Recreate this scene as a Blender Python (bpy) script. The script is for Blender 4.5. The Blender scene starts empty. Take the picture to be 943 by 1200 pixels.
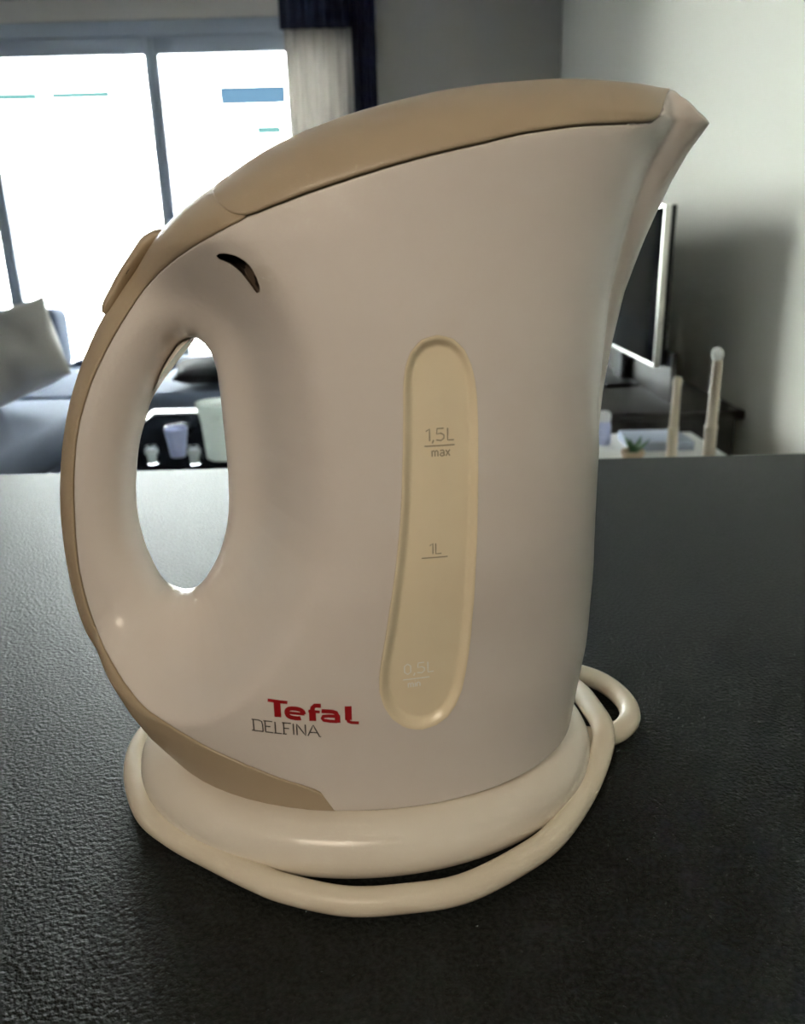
import bpy, bmesh, math, random
import numpy as np
from mathutils import Vector, Matrix

# ------------------------------------------------------------------ camera, world, lights, exposure
scene = bpy.context.scene
scene.view_settings.view_transform = 'Standard'
scene.view_settings.look = 'None'
scene.view_settings.exposure = 0.0
scene.view_settings.gamma = 1.0
scene.view_settings.use_curve_mapping = False

scene.cycles.sample_clamp_indirect = 0.0   # daylight off the street reaches the room unclipped

cam_data = bpy.data.cameras.new('camera')
cam = bpy.data.objects.new('camera', cam_data)
scene.collection.objects.link(cam)
cam.location = (0.0, -0.278, 0.2)
cam.matrix_world = (Matrix.Translation((0.0, -0.278, 0.2))
                    @ Matrix.Rotation(math.radians(90 - 18.7), 4, 'X')
                    @ Matrix.Rotation(math.radians(-1.5), 4, 'Z'))
cam_data.sensor_fit = 'AUTO'
cam_data.sensor_width = 36.0
cam_data.lens = 950.0 * 36.0 / 1200.0
cam_data.clip_start = 0.01
cam_data.clip_end = 200
cam_data.dof.use_dof = True
cam_data.dof.focus_distance = 0.285
cam_data.dof.aperture_fstop = 17.0
scene.camera = cam

WORLD_STRENGTH = 63.0
world = bpy.data.worlds.new('sky')
scene.world = world
world.use_nodes = True
bg = world.node_tree.nodes['Background']
bg.inputs['Color'].default_value = (0.93, 0.97, 1.0, 1)
bg.inputs['Strength'].default_value = WORLD_STRENGTH

def area_light(name, loc, target, sx, sy, power, color, portal=False):
    d = bpy.data.lights.new(name, 'AREA')
    d.shape = 'RECTANGLE'; d.size = sx; d.size_y = sy
    d.energy = power; d.color = color
    o = bpy.data.objects.new(name, d)
    scene.collection.objects.link(o)
    o.location = loc
    o.rotation_euler = (Vector(target) - Vector(loc)).to_track_quat('-Z', 'Y').to_euler()
    if portal:
        d.cycles.is_portal = True
    return o

area_light('window_portal', (-2.15, 6.90, 0.44), (-2.15, 0.0, 0.44), 3.7, 2.7, 1.0, (1, 1, 1), portal=True)
FILL_POWER = 6.0
area_light('cooker_hood_lamp', (-0.30, -1.0, 0.78), (-0.03, 0.0, 0.08), 0.45, 0.28, FILL_POWER, (1.0, 0.84, 0.66))  # unseen warm fill added to brighten the kettle front

# ------------------------------------------------------------------ materials
def mat(name, color, rough=0.5, metal=0.0, spec=0.5, **kw):
    m = bpy.data.materials.new(name)
    m.use_nodes = True
    b = m.node_tree.nodes['Principled BSDF']
    b.inputs['Base Color'].default_value = (*color, 1)
    b.inputs['Roughness'].default_value = rough
    b.inputs['Metallic'].default_value = metal
    b.inputs['Specular IOR Level'].default_value = spec
    for k, v in kw.items():
        b.inputs[k].default_value = v
    return m

def add_bump(m, scale, dist, strength=1.0, detail=2.0, stretch=None, color_mix=None):
    nt = m.node_tree
    b = nt.nodes['Principled BSDF']
    tc = nt.nodes.new('ShaderNodeTexCoord')
    nz = nt.nodes.new('ShaderNodeTexNoise')
    nz.inputs['Scale'].default_value = scale
    nz.inputs['Detail'].default_value = detail
    src = tc.outputs['Object']
    if stretch:
        mp = nt.nodes.new('ShaderNodeMapping')
        mp.inputs['Scale'].default_value = stretch
        nt.links.new(src, mp.inputs['Vector']); src = mp.outputs['Vector']
    nt.links.new(src, nz.inputs['Vector'])
    bp = nt.nodes.new('ShaderNodeBump')
    bp.inputs['Strength'].default_value = strength
    bp.inputs['Distance'].default_value = dist
    nt.links.new(nz.outputs['Fac'], bp.inputs['Height'])
    nt.links.new(bp.outputs['Normal'], b.inputs['Normal'])
    if color_mix:
        cr = nt.nodes.new('ShaderNodeValToRGB')
        c0, c1 = color_mix
        cr.color_ramp.elements[0].color = (*c0, 1); cr.color_ramp.elements[0].position = 0.35
        cr.color_ramp.elements[1].color = (*c1, 1); cr.color_ramp.elements[1].position = 0.7
        nt.links.new(nz.outputs['Fac'], cr.inputs['Fac'])
        nt.links.new(cr.outputs['Color'], b.inputs['Base Color'])
    return m

def glass_mat(name, tint=(1, 1, 1), rough=0.0):
    m = bpy.data.materials.new(name); m.use_nodes = True
    nt = m.node_tree; nt.nodes.clear()
    out = nt.nodes.new('ShaderNodeOutputMaterial')
    tr = nt.nodes.new('ShaderNodeBsdfTransparent'); tr.inputs['Color'].default_value = (*tint, 1)
    gl = nt.nodes.new('ShaderNodeBsdfGlossy'); gl.inputs['Roughness'].default_value = rough
    fr = nt.nodes.new('ShaderNodeFresnel'); fr.inputs['IOR'].default_value = 1.35
    mx = nt.nodes.new('ShaderNodeMixShader')
    nt.links.new(fr.outputs['Fac'], mx.inputs['Fac'])
    nt.links.new(tr.outputs['BSDF'], mx.inputs[1]); nt.links.new(gl.outputs['BSDF'], mx.inputs[2])
    nt.links.new(mx.outputs['Shader'], out.inputs['Surface'])
    return m

def sheer_mat(name, color, opacity):
    m = bpy.data.materials.new(name); m.use_nodes = True
    nt = m.node_tree; nt.nodes.clear()
    out = nt.nodes.new('ShaderNodeOutputMaterial')
    tr = nt.nodes.new('ShaderNodeBsdfTransparent')
    df = nt.nodes.new('ShaderNodeBsdfDiffuse'); df.inputs['Color'].default_value = (*color, 1)
    tl = nt.nodes.new('ShaderNodeBsdfTranslucent'); tl.inputs['Color'].default_value = (*color, 1)
    m1 = nt.nodes.new('ShaderNodeMixShader'); m1.inputs['Fac'].default_value = 0.5
    m2 = nt.nodes.new('ShaderNodeMixShader'); m2.inputs['Fac'].default_value = opacity
    nt.links.new(df.outputs['BSDF'], m1.inputs[1]); nt.links.new(tl.outputs['BSDF'], m1.inputs[2])
    nt.links.new(tr.outputs['BSDF'], m2.inputs[1]); nt.links.new(m1.outputs['Shader'], m2.inputs[2])
    nt.links.new(m2.outputs['Shader'], out.inputs['Surface'])
    return m

M = {}
M['shell'] = add_bump(mat('ivory_plastic', (0.80, 0.745, 0.68), 0.26), 900, 0.00002, 0.3)
M['tan'] = add_bump(mat('tan_plastic', (0.50, 0.405, 0.275), 0.42), 1500, 0.00003, 0.5)
M['base'] = mat('cream_plastic', (0.84, 0.79, 0.68), 0.24)
M['cord'] = mat('cream_rubber', (0.80, 0.73, 0.58), 0.38)
M['gauge'] = mat('amber_clear_plastic', (0.92, 0.81, 0.58), 0.25)
M['red'] = mat('red_print', (0.36, 0.008, 0.012), 0.35)
M['grey_print'] = mat('dark_grey_print', (0.07, 0.06, 0.05), 0.4)
M['mark'] = mat('grey_brown_print', (0.36, 0.29, 0.17), 0.4)
M['mark_pale'] = mat('pale_print', (0.98, 0.97, 0.90), 0.4)
M['cavity'] = mat('dark_brown_plastic', (0.03, 0.022, 0.018), 0.5)  # shade inside the notch pocket, put into the colour
M['cavity2'] = mat('brown_plastic', (0.16, 0.12, 0.09), 0.4)  # lit right side of the notch pocket, painted lighter
M['stone'] = add_bump(mat('black_stone', (0.012, 0.014, 0.013), 0.54, spec=0.17), 620, 0.0012, 0.75, 2.5,
                      color_mix=((0.008, 0.010, 0.009), (0.022, 0.026, 0.024)))
M['cabinet'] = mat('grey_cabinet', (0.12, 0.12, 0.12), 0.5)
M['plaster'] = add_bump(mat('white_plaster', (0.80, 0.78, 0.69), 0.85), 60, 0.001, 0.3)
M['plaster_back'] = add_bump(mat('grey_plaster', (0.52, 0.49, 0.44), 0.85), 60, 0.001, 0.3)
M['ceiling'] = mat('ceiling_paint', (0.42, 0.41, 0.40), 0.9)
M['plaster_dark'] = mat('dark_grey_paint', (0.20, 0.20, 0.20), 0.9)
M['floor'] = add_bump(mat('grey_floor', (0.10, 0.095, 0.09), 0.45), 8, 0.001, 0.3, stretch=(1, 6, 1))
M['frame'] = mat('blue_grey_aluminium', (0.32, 0.36, 0.42), 0.45)
M['glass'] = glass_mat('window_glass', (0.97, 0.99, 0.98))
M['sheer'] = sheer_mat('sheer_voile', (0.32, 0.30, 0.28), 0.992)
M['navy'] = add_bump(mat('navy_cloth', (0.012, 0.014, 0.035), 0.9), 300, 0.001, 0.4)
M['sofa'] = add_bump(mat('blue_grey_upholstery', (0.17, 0.21, 0.31), 0.85), 250, 0.002, 0.4)
M['sofa_side'] = M['sofa']
M['pillow'] = add_bump(mat('pale_linen', (0.55, 0.53, 0.50), 0.9), 200, 0.002, 0.4)
M['dark_cloth'] = add_bump(mat('charcoal_cloth', (0.025, 0.027, 0.032), 0.9), 200, 0.002, 0.4)
M['white_gloss'] = mat('white_gloss', (0.80, 0.80, 0.78), 0.3)
M['black_gloss'] = mat('black_top', (0.008, 0.009, 0.012), 0.6, spec=0.0)
M['ceramic'] = sheer_mat('milk_glass', (0.90, 0.95, 0.92), 1.0)
M['blue_ceramic'] = sheer_mat('pale_blue_glass', (0.66, 0.70, 0.86), 1.0)
M['clear'] = glass_mat('clear_glass', (0.96, 0.98, 1.0), 0.03)
M['silver'] = mat('silver_metal', (0.80, 0.79, 0.74), 0.35, 0.6)
M['black_plastic'] = mat('black_plastic', (0.012, 0.013, 0.014), 0.4)
M['screen'] = mat('dark_screen', (0.006, 0.007, 0.008), 0.07, spec=0.4)
M['dark_wood'] = mat('dark_wood', (0.04, 0.035, 0.03), 0.4)
M['pale_wood'] = add_bump(mat('pale_wood', (0.62, 0.55, 0.44), 0.5), 40, 0.001, 0.3, stretch=(8, 8, 1))
M['wax'] = sheer_mat('white_wax', (0.86, 0.87, 0.86), 1.0)
M['leaf'] = mat('green_leaf', (0.03, 0.11, 0.03), 0.5)
M['terracotta'] = mat('beige_clay', (0.55, 0.42, 0.30), 0.7)
M['lime'] = mat('lime_ceramic', (0.42, 0.48, 0.10), 0.4)
M['book'] = mat('blue_grey_cover', (0.30, 0.35, 0.45), 0.4)
M['facade'] = add_bump(mat('white_render', (0.80, 0.80, 0.78), 0.9), 10, 0.002, 0.3)
M['blue_pane'] = mat('blue_pane', (0.0050, 0.0092, 0.0135), 0.6, spec=0.0)
M['teal_pane'] = mat('teal_pane', (0.007, 0.0150, 0.0142), 0.6, spec=0.0)
M['ground'] = mat('grey_paving', (0.4, 0.4, 0.38), 0.9)
M['teal_edge'] = mat('teal_metal', (0.10, 0.14, 0.14), 0.5)

# ------------------------------------------------------------------ object helpers
COL = scene.collection

def link_mesh(name, verts, faces, material, parent=None, smooth=None):
    me = bpy.data.meshes.new(name)
    me.from_pydata([tuple(map(float, v)) for v in verts], [], [tuple(int(i) for i in f) for f in faces])
    me.validate()
    return finish(name, me, material, parent, smooth)

def finish(name, me, material, parent=None, smooth=None):
    bm = bmesh.new(); bm.from_mesh(me)
    bmesh.ops.recalc_face_normals(bm, faces=bm.faces)
    bm.to_mesh(me); bm.free()
    me.materials.append(material)
    if smooth is not None:
        me.polygons.foreach_set('use_smooth', [True] * len(me.polygons))
        me.set_sharp_from_angle(angle=math.radians(smooth))
    o = bpy.data.objects.new(name, me)
    COL.objects.link(o)
    if parent is not None:
        o.parent = parent
    me.update()
    return o

def from_bm(name, bm, material, parent=None, smooth=None):
    me = bpy.data.meshes.new(name)
    bm.to_mesh(me); bm.free()
    return finish(name, me, material, parent, smooth)

def tag(o, label=None, cat=None, group=None, kind=None):
    if label: o['label'] = label
    if cat: o['category'] = cat
    if group: o['group'] = group
    if kind: o['kind'] = kind
    return o

def thing(name, label, cat, loc=(0, 0, 0), group=None):
    o = bpy.data.objects.new(name, None)
    COL.objects.link(o)
    o.location = loc
    o.empty_display_size = 0.02
    return tag(o, label, cat, group)

def place(o, root):
    """parent o (built in world coordinates) under root, keeping its place"""
    o.parent = root
    p = root
    off = Vector((0, 0, 0))
    while p is not None:
        off += p.location
        p = p.parent
    o.location = Vector(o.location) - off
    return o

def add_box(bm, lo, hi, bevel=0.0, seg=2):
    r = bmesh.ops.create_cube(bm, size=1.0)
    vs = r['verts']
    for v in vs:
        v.co = Vector([lo[i] + (v.co[i] + 0.5) * (hi[i] - lo[i]) for i in range(3)])
    if bevel > 0:
        es = list({e for v in vs for e in v.link_edges})
        bmesh.ops.bevel(bm, geom=es, offset=bevel, segments=seg, profile=0.5, affect='EDGES')

def box(name, lo, hi, material, root=None, bevel=0.0, seg=2):
    bm = bmesh.new(); add_box(bm, lo, hi, bevel, seg)
    o = from_bm(name, bm, material, None, 35 if bevel else None)
    if root is not None: place(o, root)
    return o

def lathe(name, prof, center, material, root=None, n=40, ax=1.0, ay=1.0, smooth=40):
    """prof: list of (r, z); closed at the ends when r is 0"""
    verts, faces = [], []
    cx, cy, cz = center
    for r, z in prof:
        for k in range(n):
            t = 2 * math.pi * k / n
            verts.append((cx + r * ax * math.cos(t), cy + r * ay * math.sin(t), cz + z))
    for i in range(len(prof) - 1):
        for k in range(n):
            a = i * n + k; b = i * n + (k + 1) % n
            faces.append((a, b, b + n, a + n))
    me = bpy.data.meshes.new(name)
    me.from_pydata(verts, [], faces)
    bm = bmesh.new(); bm.from_mesh(me)
    bmesh.ops.remove_doubles(bm, verts=bm.verts, dist=1e-6)
    bm.to_mesh(me); bm.free()
    o = finish(name, me, material, None, smooth)
    if root is not None: place(o, root)
    return o

def catmull(pts, n):
    P = np.array(pts, float)
    Q = np.vstack([2 * P[0] - P[1], P, 2 * P[-1] - P[-2]])
    d = np.r_[0, np.cumsum(np.linalg.norm(np.diff(P, axis=0), axis=1))]
    out = []
    for v in np.linspace(0, d[-1], n):
        i = int(np.clip(np.searchsorted(d, v, 'right') - 1, 0, len(P) - 2))
        t = (v - d[i]) / (d[i + 1] - d[i])
        p0, p1, p2, p3 = Q[i:i + 4]
        out.append(0.5 * (2 * p1 + (p2 - p0) * t + (2 * p0 - 5 * p1 + 4 * p2 - p3) * t * t + (3 * p1 - p0 - 3 * p2 + p3) * t ** 3))
    return np.array(out)

def tube(name, pts, radius, material, root=None, n=160, sides=14):
    P = catmull(pts, n)
    verts, faces = [], []
    up = Vector((0, 0, 1))
    for i in range(n):
        d = Vector(P[min(i + 1, n - 1)] - P[max(i - 1, 0)]).normalized()
        s = d.cross(up).normalized(); u = s.cross(d)
        for k in range(sides):
            t = 2 * math.pi * k / sides
            verts.append(Vector(P[i]) + radius * (math.cos(t) * s + math.sin(t) * u))
    for i in range(n - 1):
        for k in range(sides):
            a = i * sides + k; b = i * sides + (k + 1) % sides
            faces.append((a, b, b + sides, a + sides))
    faces.append(tuple(range(sides)))
    faces.append(tuple(range((n - 1) * sides, n * sides)))
    o = link_mesh(name, verts, faces, material, None, 60)
    if root is not None: place(o, root)
    return o
# ------------------------------------------------------------------ the room
FL = -0.92          # floor, the worktop being z = 0
CEIL = 1.95
WY = 6.72           # inner face of the window wall
XR = 1.305          # right wall
XL = -6.0
YB = -3.6

def shell(name, boxes, material):
    bm = bmesh.new()
    for lo, hi in boxes: add_box(bm, lo, hi)
    o = from_bm(name, bm, material)
    return tag(o, kind='structure')

shell('floor', [((XL, YB, FL - 0.1), (XR, WY + 0.25, FL))], M['floor'])
shell('ceiling', [((XL, YB, CEIL), (XR, WY + 0.25, CEIL + 0.1))], M['ceiling'])
shell('wall_right', [((XR, YB - 0.1, FL - 0.1), (XR + 0.12, WY + 0.25, CEIL + 0.1))], M['plaster'])
shell('wall_left', [((XL - 0.12, YB - 0.1, FL - 0.1), (XL, WY + 0.25, CEIL + 0.1))], M['plaster_dark'])
shell('wall_front', [((XL, YB - 0.1, FL - 0.1), (XR, YB, CEIL + 0.1))], M['plaster_dark'])
OX0, OX1, OZ1 = -3.6, -0.285, 1.808
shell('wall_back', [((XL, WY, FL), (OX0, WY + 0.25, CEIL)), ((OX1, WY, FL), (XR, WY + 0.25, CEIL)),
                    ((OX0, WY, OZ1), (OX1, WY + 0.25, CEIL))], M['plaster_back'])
box('baseboard_right', (XR - 0.012, YB, FL), (XR, WY, FL + 0.08), M['white_gloss'])['kind'] = 'structure'
box('baseboard_back', (OX1 + 0.02, WY - 0.012, FL), (XR - 0.014, WY, FL + 0.08), M['white_gloss'])['kind'] = 'structure'

# window_1: outer frame, three sashes with their own rails and panes
win = bpy.data.objects.new('window_1', None); COL.objects.link(win)
win.location = (-2.15, WY + 0.05, FL); win['kind'] = 'structure'
bm = bmesh.new()
y0, y1 = WY + 0.02, WY + 0.14
add_box(bm, (OX0, y0, 1.70), (OX1, y1, OZ1), 0.006)
add_box(bm, (OX0, y0, FL), (OX0 + 0.06, y1, OZ1), 0.006)
add_box(bm, (OX1 - 0.05, y0, FL), (OX1, y1, OZ1), 0.006)
add_box(bm, (OX0, y0, FL), (OX1, y1, FL + 0.05), 0.006)
place(from_bm('outer_frame', bm, M['frame'], None, 35), win)
for x0, x1, yo in ((OX0 + 0.06, -3.19, 0.0), (-3.19, -1.843, 0.0), (-1.843, OX1 - 0.05, 0.012)):
    bm = bmesh.new()
    ya, yb = WY + 0.04 + yo, WY + 0.10 + yo
    s = 0.052
    add_box(bm, (x0, ya, FL + 0.05), (x0 + s, yb, 1.70), 0.005)
    add_box(bm, (x1 - s, ya, FL + 0.05), (x1, yb, 1.70), 0.005)
    add_box(bm, (x0 + s, ya, 1.582), (x1 - s, yb, 1.70), 0.005)
    add_box(bm, (x0 + s, ya, FL + 0.05), (x1 - s, yb, FL + 0.17), 0.005)
    sash = from_bm('sash', bm, M['frame'], None, 35); place(sash, win)
    pane = box('pane', (x0 + s - 0.006, (ya + yb) / 2 - 0.004, FL + 0.164), (x1 - s + 0.006, (ya + yb) / 2 + 0.004, 1.588), M['glass'])
    place(pane, sash)

# balcony and the houses outside
shell('balcony_floor', [((XL - 0.5, WY + 0.26, FL - 0.2), (XR + 0.5, 8.35, FL - 0.03))], M['ground'])
rail = thing('balcony_railing', 'thin metal balcony railing seen through the bright window', 'railing', (-2.5, 8.25, FL - 0.03))
box('handrail', (-4.8, 8.23, 0.262), (1.0, 8.26, 0.275), M['teal_edge'], rail)
box('bottom_rail', (-4.8, 8.235, -0.345), (1.0, 8.255, -0.315), M['teal_edge'], rail)
for k in range(5):
    box('post', (-4.6 + 1.35 * k - 0.012, 8.235, FL - 0.03), (-4.6 + 1.35 * k + 0.012, 8.255, 0.262), M['teal_edge'], rail)
box('glass_infill', (-4.8, 8.242, -0.315), (1.0, 8.248, 0.262), M['glass'], rail)
shell('ground', [((-40, 8.4, -4.3), (40, 21.0, -4.1))], M['ground'])
house = thing('apartment_building', 'glaring white building across the street outside the window', 'building', (-5, 20.5, -4.1))
bm = bmesh.new(); add_box(bm, (-30, 20.0, -4.1), (22, 24, 14.0))
place(from_bm('wall', bm, M['facade']), house)
def facade_window(x0, x1, z0, z1, m):
    bm = bmesh.new()
    t = 0.06
    add_box(bm, (x0 - t, 19.95, z1), (x1 + t, 20.02, z1 + t)); add_box(bm, (x0 - t, 19.95, z0 - t), (x1 + t, 20.02, z0))
    add_box(bm, (x0 - t, 19.95, z0), (x0, 20.02, z1)); add_box(bm, (x1, 19.95, z0), (x1 + t, 20.02, z1))
    w = from_bm('window', bm, M['facade']); place(w, house)
    p = box('pane', (x0, 19.985, z0), (x1, 20.01, z1), m); place(p, w)
facade_window(-3.85, -2.37, 3.12, 3.49, M['blue_pane'])
facade_window(-8.90, -7.92, 3.32, 3.47, M['teal_pane'])
facade_window(-7.62, -6.30, 3.33, 3.47, M['teal_pane'])
facade_window(-3.08, -2.52, 2.50, 2.67, M['teal_pane'])

# ------------------------------------------------------------------ curtains
def curtain_panel(name, x0, x1, z0, z1, y, amp, waves, material, root=None, seed=0):
    rng = np.random.RandomState(seed)
    n = int(waves * 12) + 1; rows = 14
    ph = rng.rand(3) * 6
    verts, faces = [], []
    for side in (0, 1):
        for j in range(rows):
            z = z1 + (z0 - z1) * j / (rows - 1)
            for i in range(n):
                u = i / (n - 1)
                a = amp * (0.75 + 0.25 * math.sin(3 * u + ph[0]) + 0.15 * j / rows)
                verts.append((x0 + (x1 - x0) * u, y + a * math.sin(2 * math.pi * waves * u + 0.5 * math.sin(4 * u + ph[1])) + side * 0.002, z))
    N = n * rows
    for j in range(rows - 1):
        for i in range(n - 1):
            a = j * n + i
            faces.append((a, a + 1, a + n + 1, a + n))
            faces.append((N + a, N + a + n, N + a + n + 1, N + a + 1))
    for i in range(n - 1):
        for j in (0, rows - 1):
            a = j * n + i; faces.append((a, a + 1, N + a + 1, N + a))
    for j in range(rows - 1):
        for i in (0, n - 1):
            a = j * n + i; faces.append((a, a + n, N + a + n, N + a))
    o = link_mesh(name, verts, faces, material, None, 60)
    if root is not None: place(o, root)
    return o

sh = curtain_panel('sheer_curtain', -0.79, -0.275, FL + 0.02, 1.70, WY - 0.14, 0.018, 7, M['sheer'], None, 3)
tag(sh, 'pale sheer voile curtain hanging over the right end of the window', 'curtain')
dc = thing('dark_curtain', 'dark navy curtain with a short valance beside the sheer curtain', 'curtain', (-0.2, WY - 0.2, FL))
curtain_panel('drape', -0.285, -0.105, FL + 0.01, 1.93, WY - 0.16, 0.022, 3, M['navy'], dc, 5)
curtain_panel('valance', -0.81, -0.285, 1.675, 1.93, WY - 0.19, 0.012, 6, M['navy'], dc, 6)

# ------------------------------------------------------------------ worktop
isl = thing('kitchen_island', 'black leathery stone worktop on a grey cabinet that the kettle stands on', 'counter', (0, 0.0, FL))
box('worktop', (-1.5, -0.55, -0.04), (1.15, 0.4545, 0.0), M['stone'], isl, 0.002, 2)
box('cabinet', (-1.47, -0.45, FL), (1.12, 0.40, -0.04), M['cabinet'], isl)

# ------------------------------------------------------------------ living room things
def cushion(name, c, sx, sy, sz, material, rot=(0, 0, 0), root=None, n=18, p=3.0, wrinkle=0.0, seed=1, spin=0.0):
    """a soft pillow: a squared outline that thins to its seam"""
    rng = np.random.RandomState(seed); k1, k2 = rng.rand(2) * 6
    verts, faces = [], []
    for s in (1, -1):
        for j in range(n + 1):
            for i in range(n + 1):
                u = -1 + 2 * i / n; v = -1 + 2 * j / n
                h = (max(0, (1 - abs(u) ** p)) * max(0, (1 - abs(v) ** p))) ** 0.5
                w = 1 + wrinkle * math.sin(5 * u + k1) * math.cos(4 * v + k2)
                pin = 1 - 0.06 * (1 - abs(u * v))
                verts.append((u * sx / 2 * (pin if abs(u) > 0.99 else 1), v * sy / 2, s * (sz / 2 * h * w + 0.004)))
    N = (n + 1) ** 2
    for j in range(n):
        for i in range(n):
            a = j * (n + 1) + i
            faces.append((a, a + 1, a + n + 2, a + n + 1))
            faces.append((N + a, N + a + n + 1, N + a + n + 2, N + a + 1))
    edge = [i for i in range(n + 1)] + [(j + 1) * (n + 1) - 1 for j in range(1, n + 1)] + \
           [N - 1 - i for i in range(1, n + 1)] + [(n - j) * (n + 1) for j in range(1, n)]
    for a, b in zip(edge, edge[1:] + edge[:1]):
        faces.append((a, b, N + b, N + a))
    R = Matrix.Rotation(rot[2], 4, 'Z') @ Matrix.Rotation(rot[1], 4, 'Y') @ Matrix.Rotation(rot[0], 4, 'X') @ Matrix.Rotation(spin, 4, 'Z')
    verts = [R @ Vector(v) for v in verts]
    o = link_mesh(name, verts, faces, material, None, 70)
    o.location = c
    if root is not None: place(o, root)
    return o

S = FL + 0.45       # sofa seat height
sofa = thing('corner_sofa', 'blue-grey upholstered corner sofa with a chaise in front of the window', 'sofa', (-2.0, 3.6, FL))
box('plinth', (-3.1, 3.60, FL + 0.04), (0.3, 4.66, S - 0.16), M['sofa'], sofa, 0.02)
box('seat_cushion', (-3.1, 3.535, S - 0.16), (-1.30, 4.50, S), M['sofa'], sofa, 0.045, 4)
box('seat_cushion', (-1.29, 3.535, S - 0.16), (0.3, 4.50, S), M['sofa'], sofa, 0.045, 4)
box('chaise_base', (-2.45, 2.05, FL + 0.04), (-1.38, 3.52, S - 0.17), M['sofa'], sofa, 0.02)
box('chaise_cushion', (-2.5, 2.0, S - 0.17), (-1.355, 3.50, S), M['sofa'], sofa, 0.05, 4)
box('backrest', (-3.1, 4.40, S), (-1.925, 4.62, -0.135), M['sofa'], sofa, 0.05, 4)
box('low_backrest', (-1.92, 4.50, S - 0.1), (0.3, 4.66, S + 0.035), M['sofa'], sofa, 0.035, 4)
for x, y in ((-3.0, 3.7), (0.2, 3.7), (-3.0, 4.55), (0.2, 4.55), (-2.4, 2.15), (-1.5, 2.15)):
    box('foot', (x - 0.03, y - 0.03, FL), (x + 0.03, y + 0.03, FL + 0.04), M['dark_wood'], sofa)

t = cushion('scatter_cushion', (-1.70, 3.36, -0.245), 0.42, 0.42, 0.17, M['pillow'], (math.radians(57), 0, math.radians(-8)), None, 24, 2.5, 0.22, 4, math.radians(27))
tag(t, 'large pale linen cushion leaning on the left side of the sofa', 'cushion')
t = cushion('dark_cushion', (-0.87, 3.86, S + 0.064), 0.52, 0.40, 0.11, M['dark_cloth'], (0.06, 0, 0.2), None, 16, 2.2, 0.1, 2)
tag(t, 'flat charcoal cushion lying on the sofa seat behind the kettle handle', 'cushion')

# coffee table: white rim, black gloss top
ct = thing('coffee_table', 'low coffee table with black top and white rim before the sofa', 'table', (-0.6, 2.6, FL))
TZ = FL + 0.45
box('tabletop', (-1.02, 2.02, TZ - 0.03), (0.25, 3.05, TZ), M['black_gloss'], ct, 0.004)
bm = bmesh.new()
add_box(bm, (-1.05, 3.05, TZ - 0.045), (0.28, 3.14, TZ + 0.004), 0.006); add_box(bm, (-1.05, 1.99, TZ - 0.045), (0.28, 2.02, TZ + 0.004), 0.006)
add_box(bm, (-1.05, 2.02, TZ - 0.045), (-1.02, 3.05, TZ + 0.004), 0.006); add_box(bm, (0.25, 2.02, TZ - 0.045), (0.28, 3.05, TZ + 0.004), 0.006)
place(from_bm('rim', bm, M['white_gloss'], None, 35), ct)
for x in (-1.0, 0.23):
    for y in (2.05, 3.08):
        box('leg', (x - 0.025, y - 0.025, FL), (x + 0.025, y + 0.025, TZ - 0.045), M['white_gloss'], ct, 0.003)

def vessel(name, label, cat, c, prof, material, handle=None, group=None):
    r = thing(name, label, cat, c, group)
    lathe('vessel_body', prof, c, material, r, 36)
    if handle:
        hx, z0, z1, out = handle
        pts = [(c[0] + hx, c[1], c[2] + z1), (c[0] + hx + out * 0.8, c[1], c[2] + z1 + 0.004), (c[0] + hx + out, c[1], c[2] + (z0 + z1) / 2 + 0.01),
               (c[0] + hx + out * 0.7, c[1], c[2] + z0 + 0.006), (c[0] + hx - 0.004, c[1], c[2] + z0)]
        tube('handle', pts, 0.009, material, r, 24, 10)
    return r

pitcher = [(0, 0.002), (0.052, 0.002), (0.058, 0.006), (0.062, 0.06), (0.066, 0.12), (0.075, 0.17), (0.080, 0.186), (0.077, 0.186), (0.072, 0.172), (0, 0.170)]
vessel('pitcher', 'large white ceramic pitcher on the coffee table seen through the kettle handle', 'pitcher',
       (-0.575, 2.30, TZ), pitcher, M['ceramic'], (0.066, 0.05, 0.14, 0.05))
vessel('cup', 'small pale blue cup on the coffee table left of the white pitcher', 'cup', (-0.735, 2.33, TZ),
       [(0, 0.002), (0.022, 0.002), (0.026, 0.005), (0.030, 0.05), (0.036, 0.082), (0.037, 0.098), (0.034, 0.098), (0.032, 0.088), (0, 0.087)], M['blue_ceramic'])
votive = [(0, 0.002), (0.016, 0.002), (0.022, 0.006), (0.026, 0.03), (0.022, 0.058), (0.019, 0.062), (0.018, 0.058), (0.022, 0.03), (0.018, 0.010), (0, 0.008)]
for x, y, l in ((-0.795, 2.24, 'small round white candle glass left of the pale blue cup'), (-0.655, 2.22, 'small round white candle glass between the cup and the pitcher')):
    r = thing('candle_glass', l, 'candle glass', (x, y, TZ), 'candle glasses on the coffee table')
    lathe('glass', votive, (x, y, TZ), M['clear'], r, 28)
    lathe('wax_fill', [(0, 0.0), (0.0165, 0.0), (0.021, 0.03), (0.02, 0.045), (0, 0.045)], (x, y, TZ + 0.0085), M['wax'], r, 24)
tag(lathe('glass_bowl', [(0, 0.002), (0.03, 0.002), (0.034, 0.006), (0.05, 0.03), (0.055, 0.04), (0.052, 0.04), (0.046, 0.028), (0.03, 0.009), (0, 0.008)], (-0.80, 2.62, TZ), M['clear'], None, 32),
    'small clear glass bowl on the coffee table behind the pale blue cup', 'bowl')

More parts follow.
